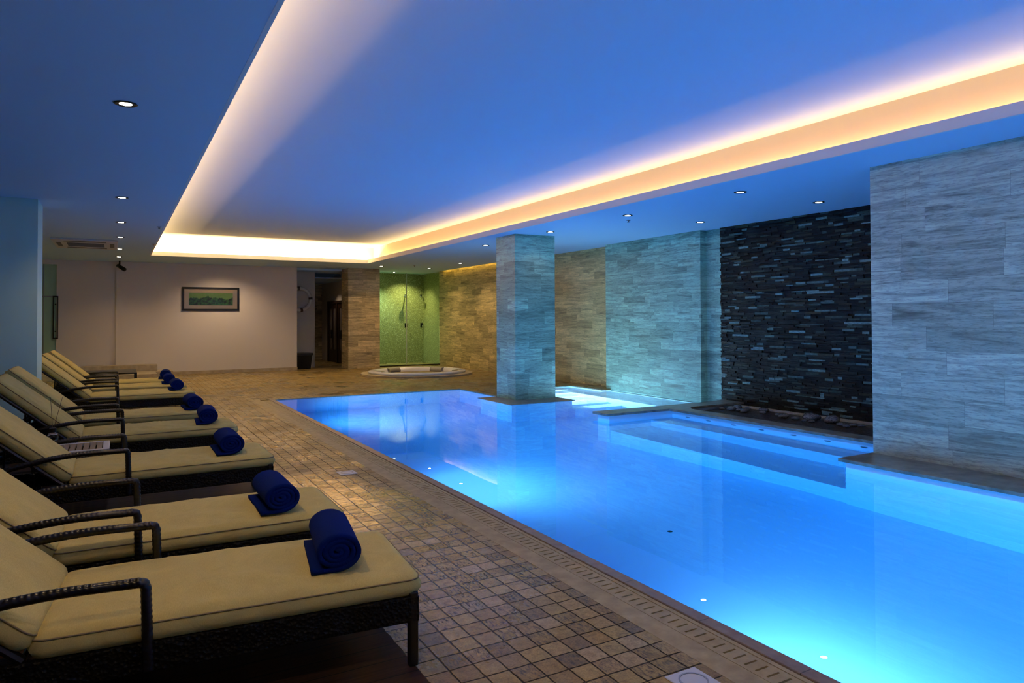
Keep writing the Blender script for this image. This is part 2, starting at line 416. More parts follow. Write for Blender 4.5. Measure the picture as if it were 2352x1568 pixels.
# sloping floor
prof = [(-3.2, -1.45), (5.2, -1.45), (9.5, -1.92), (14, -1.95)]
lo = [[sh.verts.new((x, y, z)) for y, z in prof] for x in (2.2, 9.7)]
for i in range(len(prof) - 1): sh.faces.new((lo[0][i], lo[1][i], lo[1][i + 1], lo[0][i + 1]))
struct('floor_pool', sh, M['lining'], 'pale tiled pool basin')
# underwater seats of the bench bay and the entry steps
struct('trim_5', bx((6.45, 7.70, 4.48, 8.42, -2.2, -.95)), M['lining'], 'lower underwater bench in front of the slate wall')
struct('trim_6', bx((7.24, 7.70, 4.48, 8.42, -.96, -.42)), M['lining'], 'upper underwater bench with jets')
st = bmesh.new()
for i in range(6):
    box(st, 7.28, 8.55, 12.62 - .42 * i, 13.05, -2.2, -.16 - .17 * i)
struct('trim_7', st, M['lining'], 'underwater entry steps behind the pillar')
struct('trim_8', bx((8.35, 9.2, 8.6, 13.05, -2.2, -.28)), M['lining'], 'shallow underwater ledge along the stone wall')
# plinth the pillar stands on
struct('trim_9', bx((6.08, 7.37, 10.75, 11.95, -2.2, -.045)), M['lining'], 'submerged plinth of the pillar')
struct('trim_10', bevel(bx((6.03, 7.41, 10.70, 12.0, -.045, -.005)), .006), M['coping'], 'dark stone slab under the pillar')
# ---- water body
wp = [(2.57, -2.25), (6.46, -2.25), (6.46, 4.53), (7.71, 4.53), (7.71, 8.43), (6.46, 8.43), (6.46, 8.65), (9.18, 8.65), (9.18, 11.93), (8.93, 11.93), (8.93, 13.03),
      (7.27, 13.03), (7.27, 11.92), (7.34, 11.92), (7.34, 10.78), (6.11, 10.78), (6.11, 11.93), (6.47, 11.93), (6.47, FY + .03), (2.57, FY + .03)]
wb = prism(bmesh.new(), wp, -2.1, WZ)
bmesh.ops.recalc_face_normals(wb, faces=wb.faces)
tag(obj('pool_water', wb, M['water']), 'still, glowing blue water filling the swimming pool', 'water', kind='stuff')

# ---- ceiling
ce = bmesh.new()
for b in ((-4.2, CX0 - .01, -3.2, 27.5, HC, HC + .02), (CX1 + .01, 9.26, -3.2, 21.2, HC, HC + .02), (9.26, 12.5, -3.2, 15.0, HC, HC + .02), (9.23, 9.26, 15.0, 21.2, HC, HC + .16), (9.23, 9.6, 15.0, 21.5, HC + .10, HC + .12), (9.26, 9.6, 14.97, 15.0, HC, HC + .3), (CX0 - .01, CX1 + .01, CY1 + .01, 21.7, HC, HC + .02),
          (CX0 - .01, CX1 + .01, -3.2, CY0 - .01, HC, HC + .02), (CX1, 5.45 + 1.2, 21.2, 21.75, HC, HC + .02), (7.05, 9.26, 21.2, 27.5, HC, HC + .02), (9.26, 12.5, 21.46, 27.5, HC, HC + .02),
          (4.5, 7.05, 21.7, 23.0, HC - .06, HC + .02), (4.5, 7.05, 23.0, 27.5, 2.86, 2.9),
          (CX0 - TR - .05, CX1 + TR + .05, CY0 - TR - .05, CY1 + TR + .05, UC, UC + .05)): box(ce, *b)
struct('ceiling', ce, M['white'], 'white ceiling with blue pool glow in its colour and a raised lit tray over the pool')
cw = bmesh.new()
for b in ((CX0 - TR - .05, CX0 - TR, CY0 - TR, CY1 + TR, HC + .02, UC + .05), (CX1 + TR, CX1 + TR + .05, CY0 - TR, CY1 + TR, HC + .02, UC + .05),
          (CX0 - TR, CX1 + TR, CY1 + TR, CY1 + TR + .05, HC + .02, UC + .05), (CX0 - TR, CX1 + TR, CY0 - TR - .05, CY0 - TR, HC + .02, UC + .05)): box(cw, *b)
struct('trim_18', cw, M['cove'], 'warm lit side walls of the ceiling cove, strip glow also in their colour')
lp = bmesh.new(); LH = .10
for b in ((CX0 - .03, CX0, CY0, CY1, HC - .001, HC + LH), (CX1, CX1 + .03, CY0, CY1, HC - .001, HC + LH),
          (CX0 - .03, CX1 + .03, CY1, CY1 + .03, HC - .001, HC + LH), (CX0 - .03, CX1 + .03, CY0 - .03, CY0, HC - .001, HC + LH)): box(lp, *b)
struct('trim_11', lp, M['lip'], 'upstand lip of the ceiling cove')

# ---- walls
struct('wall_right', bx((6.93, 9.6, -3.2, 4.53, .045, HC)), M['trav_y'], 'travertine wall standing at the pool edge on the right')
struct('wall_right_middle', bx((9.15, 9.6, 9.25, 12.05, -.2, HC)), M['trav_turq'], 'travertine wall rising from the water')
struct('wall_right_far', bx((9.38, 9.8, 12.05, 21.5, 0, HC + .31)), M['trav_brown'], 'warm lit travertine wall beyond the pool')
struct('wall_niche', bx((9.30, 9.7, 8.84, 9.25, .0, HC)), M['trav_turq'], 'narrow stone return beside the slate wall')
# split-face slate cladding: separate little courses inside one mesh
sl = bmesh.new(); tone = sl.faces.layers.float.new('tone')
rs = random.Random(3); z = .02
while z < HC:
    hgt = rs.choice((.018, .025, .03, .036)); y = 4.4 + rs.random() * .2
    while y < 8.86:
        L = rs.uniform(.07, .30); d = rs.uniform(0, .035); tn = rs.random() ** 1.15
        y1 = min(y + L, 8.86); nf = len(sl.faces)
        box(sl, 9.26 - d, 9.34, y, y1 - .001, z, min(z + hgt - .001, HC)); sl.faces.ensure_lookup_table()
        for fc in sl.faces[nf:]: fc[tone] = tn
        y += L
    z += hgt
so = struct('wall_slate', sl, M['slate'], 'dark split-face slate wall behind the water feature')
struct('wall_slate_backing', bx((9.34, 9.6, 4.3, 8.86, -.1, HC)), M['slate'])
struct('wall_back', bx((-.02, 4.72, 21.45, 21.75, 0, HC), ), M['wallpaint'], 'beige painted far wall with the framed picture')
struct('wall_back_left', bx((-1.36, -.02, 21.51, 21.75, 0, HC), (-4.2, -1.36, 21.51, 21.75, 2.97, HC)), M['wallpaint'], 'far wall section beside the glass door')
struct('baseboard_back', bx((1.32, 4.73, 21.43, 21.45, 0, .09)), M['stonebeige'])
struct('wall_corridor_left', bx((4.5, 5.47, 22.35, 22.6, 0, HC), (5.37, 5.47, 22.6, 27.2, 0, HC)), M['greypaint'], 'grey wall behind the painted far wall, carrying the life ring')
struct('wall_corridor_end', bx((5.4, 7.3, 26.6, 26.8, 0, HC)), M['trav_col'])
struct('wall_corridor_right', bx((6.78, 7.05, 21.75, 23.0, 0, HC), (6.78, 7.05, 25.55, 27.0, 0, HC), (6.78, 7.05, 23.0, 25.55, 2.17, HC)), M['wallpaint'])
struct('wall_column_far', bx((6.16, 7.16, 21.02, 21.75, 0, HC)), M['trav_col'], 'travertine column left of the shower')
struct('wall_shower', bx((7.1, 9.7, 22.9, 23.1, 0, HC), (7.05, 7.12, 21.75, 22.9, 0, HC), (9.40, 9.6, 21.5, 22.9, 0, HC)), M['mosaic'], 'olive mosaic walls of the shower')
struct('wall_pillar', bx((6.44, 7.32, 11.24, 11.97, -.006, HC)), M['trav_xy'], 'square travertine pillar standing in the pool')
struct('wall_left_column', bx((-4.2, -.90, 10.93, 11.6, 0, HC)), M['column'], 'pale painted column behind the loungers')
struct('wall_left', bx((-4.3, -4.1, -3.2, 22, 0, HC)), M['wallpaint'])
struct('wall_rear', bx((-4.3, 9.6, -3.4, -3.2, -2.3, HC + .7)), M['wallpaint'])
# copings raised above the water on the right
struct('trim_12', bevel(bx((6.37, 6.99, -3.2, 4.55, .045, .08)), .006), M['coping'], 'dark coping slab along the right-hand stone wall')
cu = bmesh.new()
# bar, then the curb with a rounded inner corner
arc = [(7.86 + .30 - .30 * math.cos(a), 8.36 - .30 + .30 * math.sin(a)) for a in [R(15 * k) for k in range(7)]]
pts = [(6.36, 8.36), (7.58, 8.36), (7.58, 4.5), (7.86, 4.5)] + [(x, y - .0) for x, y in arc] + [(9.26, 8.36), (9.26, 8.84), (8.6, 8.73), (6.36, 8.73)]
prism(cu, pts, .045, .08); bmesh.ops.recalc_face_normals(cu, faces=cu.faces)
struct('trim_13', bevel(cu, .005), M['coping'], 'dark coping around the bench bay and water feature')
struct('floor_feature', bx((7.84, 9.3, 4.4, 8.9, -.10, .0)), M['gravel'], 'dark wet gravel bed below the slate wall')
struct('trim_14', bevel(bx((9.12, 9.28, 4.5, 8.84, 0, .028)), .006), M['stonebeige'], 'pale ledge at the foot of the slate wall')
# steps up at the far left
struct('trim_15', bevel(bx((-4.0, 1.32, 20.75, 21.46, 0, .155)), .006), M['stonebeige'], 'lower stone step at the far left wall')
struct('trim_16', bevel(bx((-4.0, .96, 21.1, 21.46, .155, .32), ), .006), M['stonebeige'], 'upper stone step at the far left wall')
struct('trim_17', bevel(bx((-.1, .90, 19.9, 20.75, 0, .155), ), .006), M['stonebeige'], 'projecting stone block in front of the steps')

# ---- doors
d1 = empty('door_1', (6.78, 24.3, 0)); d1['kind'] = 'structure'; d1['label'] = 'dark wooden double door with narrow glass panes in the corridor'
def part(name, bm, m_, p, smooth=False): return obj(name, bm, m_, p, smooth)
part('door_frame', bx((-.08, .02, -1.29, -1.2, 0, 2.17), (-.08, .02, 1.16, 1.25, 0, 2.17), (-.08, .02, -1.29, 1.25, 2.08, 2.17), (-.08, .02, -.06, .06, 0, 2.1)), M['darkwood'], d1)
for a, b in ((-1.2, -.06), (.06, 1.16)):
    w_ = b - a
    lf = part('door_leaf', bx((-.05, 0, a, a + .16, .02, 2.08), (-.05, 0, b - .16, b, .02, 2.08), (-.05, 0, a + .16, b - .16, .02, .45), (-.05, 0, a + .16, b - .16, 1.92, 2.08), (-.05, 0, (a + b) / 2 - .06, (a + b) / 2 + .06, .45, 1.92)), M['darkwood'], d1)
    part('pane', bx((-.03, -.02, a + .16, b - .16, .45, 1.92)), mat('smoky door pane', (.16, .13, .12), .15), lf)
    part('door_handle', bevel(bx((-.12, -.06, (a + b) / 2 - .02, (a + b) / 2 + .02, .85, 1.15)), .008), M['black'], lf)
d2 = empty('door_2', (-2.2, 21.55, .32)); d2['kind'] = 'structure'; d2['label'] = 'green frosted glass door beside the far left wall'
lf = part('door_leaf', bx((-.9, .84, 0, .02, 0, 2.65)), M['doorglass'], d2)
part('door_rail', bx((-.9, .84, -.012, 0, 1.80, 1.83), (.55, .565, -.012, 0, 0, 2.65)), M['steelgrey'], d2)
hb = bmesh.new()
for b in ((.76, .79, -.05, -.02, .72, 1.83), (.85, .88, -.05, -.02, .72, 1.83), (.76, .88, -.05, -.02, 1.80, 1.83), (.76, .88, -.05, -.02, .72, .75), (.80, .84, -.03, 0, .9, .93), (.80, .84, -.03, 0, 1.6, 1.63)): box(hb, *b)
part('door_handle', hb, M['black'], lf)

# ================================================================== THINGS
# ---- sun loungers
def cushion(x0, x1, y0, y1, z0, z1, rot=0, pivot=(0, 0), seed=0, wr=.006):
    """soft mattress: rounded slab with shallow creases"""
    nx, ny, nz = 46, 22, 4; bm = bmesh.new(); r = .034
    def pt(u, v, s):        # u,v in 0..1; s = 0 bottom .. 1 top
        x = x0 + (x1 - x0) * u; y = y0 + (y1 - y0) * v
        return x, y
    top, bot = [], []
    for i in range(nx + 1):
        ta, ba = [], []
        for j in range(ny + 1):
            u = .5 - .5 * math.cos(math.pi * i / nx) * (1 if True else 0); u = .35 * u + .65 * i / nx
            v = .35 * (.5 - .5 * math.cos(math.pi * j / ny)) + .65 * j / ny
            x, y = pt(u, v, 1)
            e = min(min(x - x0, x1 - x), min(y - y0, y1 - y))
            drop = r * (1 - math.sqrt(max(0, 1 - (1 - min(e / r, 1)) ** 2))) * .38
            dome = .020 * (math.sin(math.pi * u) ** .5 if 0 < u < 1 else 0) * (math.sin(math.pi * v) ** .5 if 0 < v < 1 else 0)
            nzv = mnoise.noise(Vector((x * 3.1 + seed, y * 6.5, seed * 1.7))) + .22 * mnoise.noise(Vector((x * 9 + seed, y * 13, 5.1)))
            ridge = 1 - abs(mnoise.noise(Vector((x * 4 + 2.5 * mnoise.noise(Vector((x * 3, y * 3, seed))), y * 3.2, seed + 4))))
            hz = (wr * nzv + wr * 1.0 * max(0, ridge - .80) / .20) * min(1, e / .06)
            cr_ = .055; ex = min(x - x0, x1 - x); ey = min(y - y0, y1 - y)
            if ex < cr_ and ey < cr_:
                dx_, dy_ = cr_ - ex, cr_ - ey; mx_ = max(dx_, dy_); ln_ = math.hypot(dx_, dy_) or 1; sc = mx_ / ln_
                x += (1 if x < (x0 + x1) / 2 else -1) * dx_ * (1 - sc); y += (1 if y < (y0 + y1) / 2 else -1) * dy_ * (1 - sc)
            ta.append(bm.verts.new((x, y, z1 - drop + dome + hz)))
            ba.append(bm.verts.new((x, y, z0 + drop * .6)))
        top.append(ta); bot.append(ba)
    for i in range(nx):
        for j in range(ny):
            bm.faces.new((top[i][j], top[i + 1][j], top[i + 1][j + 1], top[i][j + 1]))
            bm.faces.new((bot[i][j], bot[i][j + 1], bot[i + 1][j + 1], bot[i + 1][j]))
    rim = [(i, 0) for i in range(nx)] + [(nx, j) for j in range(ny)] + [(i, ny) for i in range(nx, 0, -1)] + [(0, j) for j in range(ny, 0, -1)]
    mids = []
    cx, cy = (x0 + x1) / 2, (y0 + y1) / 2
    for i, j in rim:
        a, b = top[i][j].co, bot[i][j].co; mdl = (a + b) / 2
        ox = (-.016 if i == 0 else .016 if i == nx else 0); oy = (-.016 if j == 0 else .016 if j == ny else 0)
        mids.append(bm.verts.new(mdl + Vector((ox, oy, -.004))))
    n = len(rim)
    for k in range(n):
        i, j = rim[k]; i2, j2 = rim[(k + 1) % n]
        bm.faces.new((bot[i][j], bot[i2][j2], mids[(k + 1) % n], mids[k])); bm.faces.new((mids[k], mids[(k + 1) % n], top[i2][j2], top[i][j]))
    seam = [top[i][j].co.copy() + Vector(((-.004 if i == 0 else .004 if i == nx else 0), (-.004 if j == 0 else .004 if j == ny else 0), -.004)) for i, j in rim]
    if rot:
        rm = Matrix.Rotation(rot, 3, 'Y'); pv = Vector((pivot[0], 0, pivot[1]))
        for v in bm.verts: v.co = rm @ (v.co - pv) + pv
        seam = [rm @ (s - pv) + pv for s in seam]
    bmesh.ops.recalc_face_normals(bm, faces=bm.faces)
    return bm, seam
W_ = .74; FX = -1.43; BL = .88; BA = R(41)
def braid(s, an):
    return 1 + .05 * math.sin(s * 300 + an * 2) + .04 * math.sin(s * 300 - an * 2 + 1.5)
def resample(pts, step=.006):
    out_ = []
    for a, b in zip(pts, pts[1:]):
        a, b = Vector(a), Vector(b); k = max(1, int((b - a).length / step))
        for i in range(k): out_.append(a.lerp(b, i / k))
    out_.append(Vector(pts[-1])); return out_
def bez(pts, n=24):
    """Catmull-Rom through pts"""
    P = [Vector(p) for p in pts]; P = [P[0] * 2 - P[1]] + P + [P[-1] * 2 - P[-2]]; o = []
    for i in range(1, len(P) - 2):
        for k in range(n):
            t_ = k / n; a, b, c, d = P[i - 1], P[i], P[i + 1], P[i + 2]
            o.append(.5 * ((2 * b) + (c - a) * t_ + (2 * a - 5 * b + 4 * c - d) * t_ * t_ + (3 * b - a - 3 * c + d) * t_ ** 3))
    o.append(P[-2]); return o
def make_lounger():
    root = empty('sun_lounger')
    L0 = -2.02
    fr = bmesh.new(); t_ = .035
    for b in ((L0, 0, 0, t_, .19, .30), (L0, 0, W_ - t_, W_, .19, .30), (-t_, 0, 0, W_, .19, .30), (L0, L0 + t_, 0, W_, .19, .30)): box(fr, *b)
    for k in range(1, 12): box(fr, FX * k / 12 - .02, FX * k / 12 + .02, t_, W_ - t_, .27, .295)
    obj('seat_frame', bevel(fr, .006, 2), M['weave'], root)
    for x, y in ((-.025, .0), (-.025, W_ - .05), (FX - .25, 0), (FX - .25, W_ - .05)):
        lg = bevel(bx((x - .02, x + .022, y, y + .042, 0, .318 if x > -.1 else .295)), .009, 3)
        obj('leg', lg, M['rattan'], root)
    # reclining back frame with its strut
    bf = bmesh.new(); ca, sa = math.cos(BA), math.sin(BA)
    for y in (.02, W_ - .045):
        tube(bf, [(FX, y + .012, .30), (FX - BL * ca, y + .012, .30 + BL * sa)], .018, 8)
    for s in [i / 9 for i in range(10)]:
        tube(bf, [(FX - BL * ca * s, .03, .30 + BL * sa * s), (FX - BL * ca * s, W_ - .03, .30 + BL * sa * s)], .011, 6)
    bk = obj('back_frame', bf, M['rattan'], root)
    stt = bmesh.new()
    for y in (.16, W_ - .16): tube(stt, [(FX - BL * ca * .62, y, .29 + BL * sa * .62), (FX - .42, y, .23)], .009, 8)
    tube(stt, [(FX - .42, .14, .23), (FX - .42, W_ - .14, .23)], .009, 8)
    obj('back_strut', stt, M['black'], root)
    bm, seam = cushion(FX + .022, .01, .01, W_ - .01, .296, .386, seed=1.3, wr=.009)
    cs = obj('seat_cushion', bm, M['fabric'], root, True)
    ps = bmesh.new(); tube(ps, seam, .0035, 5, closed=True); obj('piping', ps, M['piping'], cs, True)
    bm, seam = cushion(FX - BL - .02, FX - .004, .01, W_ - .01, .318, .410, rot=BA, pivot=(FX, .325), seed=5.7, wr=.006)
    cb = obj('back_cushion', bm, M['fabric'], root, True)
    ps = bmesh.new(); tube(ps, seam, .0035, 5, closed=True); obj('piping', ps, M['piping'], cb, True)
    for y in (-.022, W_ + .022):
        rail = bez([(-1.045, y, .515), (-1.06, y, .53), (-1.12, y, .532), (-1.35, y, .532), (-1.6, y, .505), (-1.85, y, .44), (-2.0, y, .33)], 30)
        pts_ = resample([(-1.035, y, .21), (-1.045, y, .515)], .005) + resample(rail[1:], .004)
        ar = bmesh.new(); tube(ar, pts_, .019, 12, mod=braid); obj('armrest', ar, M['rattan'], root, True)
    return root
def make_towel():
    """rolled towel with its loose end lying flat; axis along y"""
    bm = bmesh.new(); prof = []; th = .0205
    turns, r0, r1 = 3.6, .006, .086
    N = 130
    for k in range(N + 1):
        a = -math.pi / 2 + 2 * math.pi * turns * (1 - k / N); r = r0 + (r1 - r0) * k / N
        prof.append((r * math.cos(a), r * math.sin(a)))
    # outer end runs out flat along the mattress
    end = prof[-1]
    zmin = -r1
    for k in range(1, 11): prof.append((end[0] - .100 * k / 10, end[1]))
    zmin2 = min(p[1] for p in prof)
    prof = [(x * 1.10 + .02 * max(0, x), (z_ - zmin2) * .86 + th * .6) for x, z_ in prof]
    Ln = .44; rows = []; K = 16
    for j in range(K + 1):
        y = Ln * j / K; inner, outer = [], []
        for k, (x, z_) in enumerate(prof):
            a = prof[max(0, k - 1)]; b = prof[min(len(prof) - 1, k + 1)]
            tx, tz = b[0] - a[0], b[1] - a[1]; l = math.hypot(tx, tz) or 1; nx_, nz_ = -tz / l, tx / l
            wob = .008 * mnoise.noise(Vector((x * 9, y * 6, z_ * 9))) if k > 60 else 0
            crease = -.010 * math.exp(-((y - .21 - x * .25) / .018) ** 2) if z_ > .06 else 0
            h_ = th * .5
            outer.append(bm.verts.new((x - nx_ * (h_ + wob + crease), y, max(.001, z_ - nz_ * (h_ + wob + crease)))))
            inner.append(bm.verts.new((x + nx_ * h_, y, max(.001, z_ + nz_ * h_))))
        rows.append((inner, outer))
    for j in range(K):
        for k in range(len(prof) - 1):
            a, b = rows[j], rows[j + 1]
            bm.faces.new((a[1][k], a[1][k + 1], b[1][k + 1], b[1][k])); bm.faces.new((a[0][k], b[0][k], b[0][k + 1], a[0][k + 1]))
        for k in (0, len(prof) - 1):
            a, b = rows[j], rows[j + 1]; bm.faces.new((a[0][k], a[1][k], b[1][k], b[0][k]))
    for j in (0, K):
        a = rows[j]
        for k in range(len(prof) - 1): bm.faces.new((a[0][k], a[0][k + 1], a[1][k + 1], a[1][k]))
    bmesh.ops.recalc_face_normals(bm, faces=bm.faces)
    return obj('rolled_towel', bm, M['towel'], None, True)
lo0 = make_lounger(); tw0 = make_towel()
# (foot x, near y, angle, towel x, towel y offset, lounger label, towel label)
order = ['closest to the camera', 'second from the camera', 'third from the camera, before the slatted table', 'fourth from the camera, past the slatted table',
         'fifth from the camera, before the pale column', 'nearest of the far three', 'in the middle of the far three', 'farthest from the camera']
spots = [(1.14, 2.83, -5, .86, .10), (1.14, 3.98, -1.0, .84, .08), (1.12, 5.93, 1, .84, .10), (1.10, 7.80, 0, .86, .12),
         (1.06, 9.15, 0, .86, .15), (1.06, 12.0, 0, .86, .15), (1.04, 13.3, 0, .82, .15), (1.06, 14.45, 0, .82, .15)]
for i, (x, y, a, tx, ty) in enumerate(spots):
    o = lo0 if i == 0 else copy_tree(lo0)
    o.location = (x, y, .012 if y < 10.5 else 0); o.rotation_euler = (0, 0, R(a))
    tag(o, 'khaki-cushioned black rattan sun lounger, ' + order[i], 'sun lounger', 'sun loungers in a row beside the pool')
    tt = tw0 if i == 0 else tw0.copy()
    if i: C.objects.link(tt)
    tt.location = (tx - .03, y + ty + (.06 if a < -3 else 0), .398 + (.012 if y < 10.5 else 0) + .006); tt.rotation_euler = (0, 0, R(a - 4 + (i * 5) % 7))
    tag(tt, 'rolled navy towel on the lounger ' + order[i], 'towel', 'rolled towels on the loungers')

# ---- side tables
def side_table(loc, label, lx, ly, h, slats, top_m, frame_m):
    r_ = empty('side_table', loc); tag(r_, label, 'side table')
    obj('tabletop_frame', bevel(bx((0, lx, 0, .03, h - .03, h), (0, lx, ly - .03, ly, h - .03, h), (0, .05, .03, ly - .03, h - .03, h), (lx - .05, lx, .03, ly - .03, h - .03, h)), .003, 1), frame_m, r_)
    tb = bmesh.new()
    if slats:
        n = 9
        for k in range(n):
            x0 = .05 + (lx - .1) * k / n; box(tb, x0 + .004, x0 + (lx - .1) / n - .006, .03, ly - .03, h - .022, h - .004)
    else: box(tb, .05, lx - .05, .03, ly - .03, h - .028, h - .001)
    obj('tabletop', tb, top_m, r_)
    for x in (.0, lx - .035):
        for y in (0, ly - .035): obj('leg', bx((x, x + .035, y, y + .035, 0, h - .03)), M['black'], r_)
    return r_
side_table((-.60, 6.90, .012), 'slatted wooden side table with pale metal edge between the third and fourth loungers', .55, .46, .40, True, mat('slat wood', (.22, .15, .09), .5), M['plastic'])
side_table((-.62, 16.75, 0), 'black low side table beyond the farthest lounger', 1.0, 1.2, .41, False, M['black'], M['black'])
# reed diffuser on the slatted table
rd = empty('reed_diffuser', (-.47, 7.12, .413)); tag(rd, 'clear glass diffuser bottle with black cap and thin reeds, on the slatted side table', 'reed diffuser')
bb = bmesh.new(); lathe(bb, [(.035, 0), (.04, .004), (.04, .115), (.033, .13), (.018, .135), (.018, .15)], 20, close=True); obj('bottle', bb, M['bottleglass'], rd, True)
cb_ = bmesh.new(); lathe(cb_, [(.026, .14), (.026, .175), (.01, .178)], 16, close=True); obj('cap', cb_, M['black'], rd)
for dx, dy in ((-.02, .02), (.07, -.02)):
    sb = bmesh.new(); tube(sb, [(0, 0, .15), (dx, dy, .44)], .0018, 6); obj('reed', sb, mat('reed', (.12, .07, .04), .7), rd)

# ---- drain channel beside the coping
dc = empty('drain_channel', (2.345, -3.1, 0)); tag(dc, 'slotted stone drain channel running along the left edge of the pool', 'drain')
obj('channel', bx((0, .17, 0, FY + 3.1, -.05, -.035)), M['black'], dc)
db = bmesh.new(); ln = FY + 3.1
for b in ((.0, .004, 0, 0, 0, 0),): pass
box(db, .006, .03, 0, ln, -.034, -.001); box(db, .105, .128, 0, ln, -.034, -.001); box(db, .132, .158, 0, ln, -.034, 0)
k = 0; y = .0
while y < ln:
    box(db, .03, .105, y, min(ln, y + .049), -.034, -.001); y += .0605
obj('grate', db, M['band'], dc)
# access covers in the deck
for loc, rz, lab in (((1.97, 6.77, .0), 0, 'small pale skimmer cover plate set in the deck, halfway along the pool'), ((2.08, 2.16, 0), 0, 'pale square cover plate in the deck at the bottom edge of the picture')):
    cv = empty('cover_plate', loc, rz); tag(cv, lab, 'cover plate')
    obj('plate', bevel(bx((-.085, .085, -.085, .085, .0, .006)), .003, 1), M['plastic'], cv)
    lt = bmesh.new(); lathe(lt, [(.062, .0062), (.062, .009), (.055, .009), (.055, .0062)], 28); obj('lid_ring', lt, M['steelgrey'], cv)

# ---- main drain on the pool bottom
q_ = bmesh.new(); lathe(q_, [(.0, .004), (.018, .004), (.024, .0)], 20)
tag(obj('floor_drain', q_, M['black'], None, False, (4.43, 4.89, -1.45)), 'small dark drain on the bottom of the pool', 'drain')
# ---- wall jets in the bench bay
for k, yy in enumerate((8.05, 7.62, 7.13, 6.64, 6.12, 5.62, 5.13)):
    jt_ = bmesh.new(); lathe(jt_, [(.0, 0), (.040, 0), (.046, .004), (.046, .012), (.026, .014), (.026, .006), (.0, .006)], 16)
    bmesh.ops.rotate(jt_, verts=jt_.verts, cent=(0, 0, 0), matrix=Matrix.Rotation(-math.pi / 2, 3, 'Y'))
    j_ = obj('massage_jet', jt_, M['black'], None, True, (7.68, yy, -.10))
    tag(j_, 'dark massage jet in the pool wall, %s from the stone bar' % ['first', 'second', 'third', 'fourth', 'fifth', 'sixth', 'last'][k], 'pool jet', 'row of massage jets above the underwater bench')

# ---- pebbles of the water feature
def pebble(seed):
    bm = bmesh.new(); bmesh.ops.create_icosphere(bm, subdivisions=3, radius=1)
    for v in bm.verts:
        n_ = mnoise.noise(v.co * 1.1 + Vector((seed * 3.3, 0, 0))); v.co *= 1 + .22 * n_; v.co.z *= .55
    me = bpy.data.meshes.new('river_stone'); bm.to_mesh(me); bm.free(); me.materials.append(M['pebble'])
    for p in me.polygons: p.use_smooth = True
    return me
peb = [pebble(s) for s in range(5)]
pr = random.Random(11); nP = 0
plist = [(8.72, 8.15, .075), (8.75, 8.02, .05), (8.70, 7.86, .07), (8.85, 7.95, .05), (8.92, 8.2, .08), (8.98, 8.05, .05), (9.02, 7.75, .07), (8.82, 7.6, .05), (8.66, 8.3, .05),
         (8.85, 7.35, .04), (8.72, 7.12, .07), (8.70, 6.90, .055), (8.88, 6.77, .11), (8.66, 6.72, .04), (8.88, 6.42, .12), (8.68, 6.60, .04), (8.76, 6.2, .05), (8.85, 6.07, .05), (8.68, 6.06, .045), (8.9, 5.98, .04),
         (8.9, 5.8, .03), (8.85, 5.65, .04), (8.9, 5.5, .05), (8.80, 5.35, .06), (8.9, 5.15, .05), (8.82, 4.98, .07), (8.7, 4.95, .04), (8.85, 4.8, .05), (8.7, 4.75, .08), (8.55, 5.2, .04),
         (8.56, 4.68, .045), (8.95, 4.65, .06)]
adj = ['dark', 'smooth', 'rounded', 'wet', 'flat']
for i, (x, y, s) in enumerate(plist):
    o = bpy.data.objects.new('river_stone', peb[i % 5]); C.objects.link(o); o.location = (x, y, s * .42)
    o.scale = (s * pr.uniform(.8, 1.1), s * pr.uniform(1.0, 1.35), s); o.rotation_euler = (0, 0, pr.uniform(0, 3))
    rk = sorted(plist, key=lambda q: -q[1]).index((x, y, s))
    ordn = ['first', 'second', 'third', 'fourth', 'fifth', 'sixth', 'seventh', 'eighth', 'ninth', 'tenth', 'eleventh', 'twelfth', 'thirteenth', 'fourteenth', 'fifteenth', 'sixteenth',
            'seventeenth', 'eighteenth', 'nineteenth', 'twentieth', 'twenty-first', 'twenty-second', 'twenty-third', 'twenty-fourth', 'twenty-fifth', 'twenty-sixth', 'twenty-seventh', 'twenty-eighth', 'twenty-ninth', 'thirtieth', 'thirty-first', 'last']
    where = 'next to the narrow stone return' if y > 7.5 else 'in the middle of the gravel bed' if y > 5.9 else 'close to the right-hand stone wall'
    big = 'large' if s > .09 else 'middle-sized' if s > .055 else 'small'
    tag(o, '%s wet river stone below the slate wall, %s from the stone bar' % (big, ordn[rk]), 'stone', '%s river stones %s' % (big, where))

# ---- jacuzzi
JX, JY = 7.22, 18.05
jz = empty('hot_tub', (JX, JY, 0)); tag(jz, 'round white sunken hot tub with a stone rim in front of the shower', 'hot tub')
p1 = bmesh.new(); lathe(p1, [(1.18, 0), (1.52, 0), (1.52, .05), (1.18, .055)], 72); obj('stone_rim', p1, M['stonebeige'], jz, False)
p2 = bmesh.new(); lathe(p2, [(1.32, .055), (1.335, .08), (1.32, .11), (1.22, .125), (1.14, .12), (1.08, .09), (1.05, .0), (1.0, -.25), (.85, -.3), (.8, -.55), (0.001, -.6)], 72); obj('tub_shell', p2, M['acrylic'], jz, True)
for k in range(5):
    a0 = R(72 * k + 25); hb_ = bmesh.new(); N = 10; rg = []
    for q in range(N + 1):
        a = a0 + R(22) * q / N; rg.append([hb_.verts.new((r_ * math.cos(a), r_ * math.sin(a), z_)) for r_, z_ in ((1.12, .122), (1.03, .12), (.97, .04), (1.03, -.04), (1.07, .03))])
    for q in range(N):
        for s in range(4): hb_.faces.new((rg[q][s], rg[q][s + 1], rg[q + 1][s + 1], rg[q + 1][s]))
    hb_.faces.new(rg[0]); hb_.faces.new(rg[-1][::-1])
    obj('headrest', hb_, M['headrest'], jz, True)
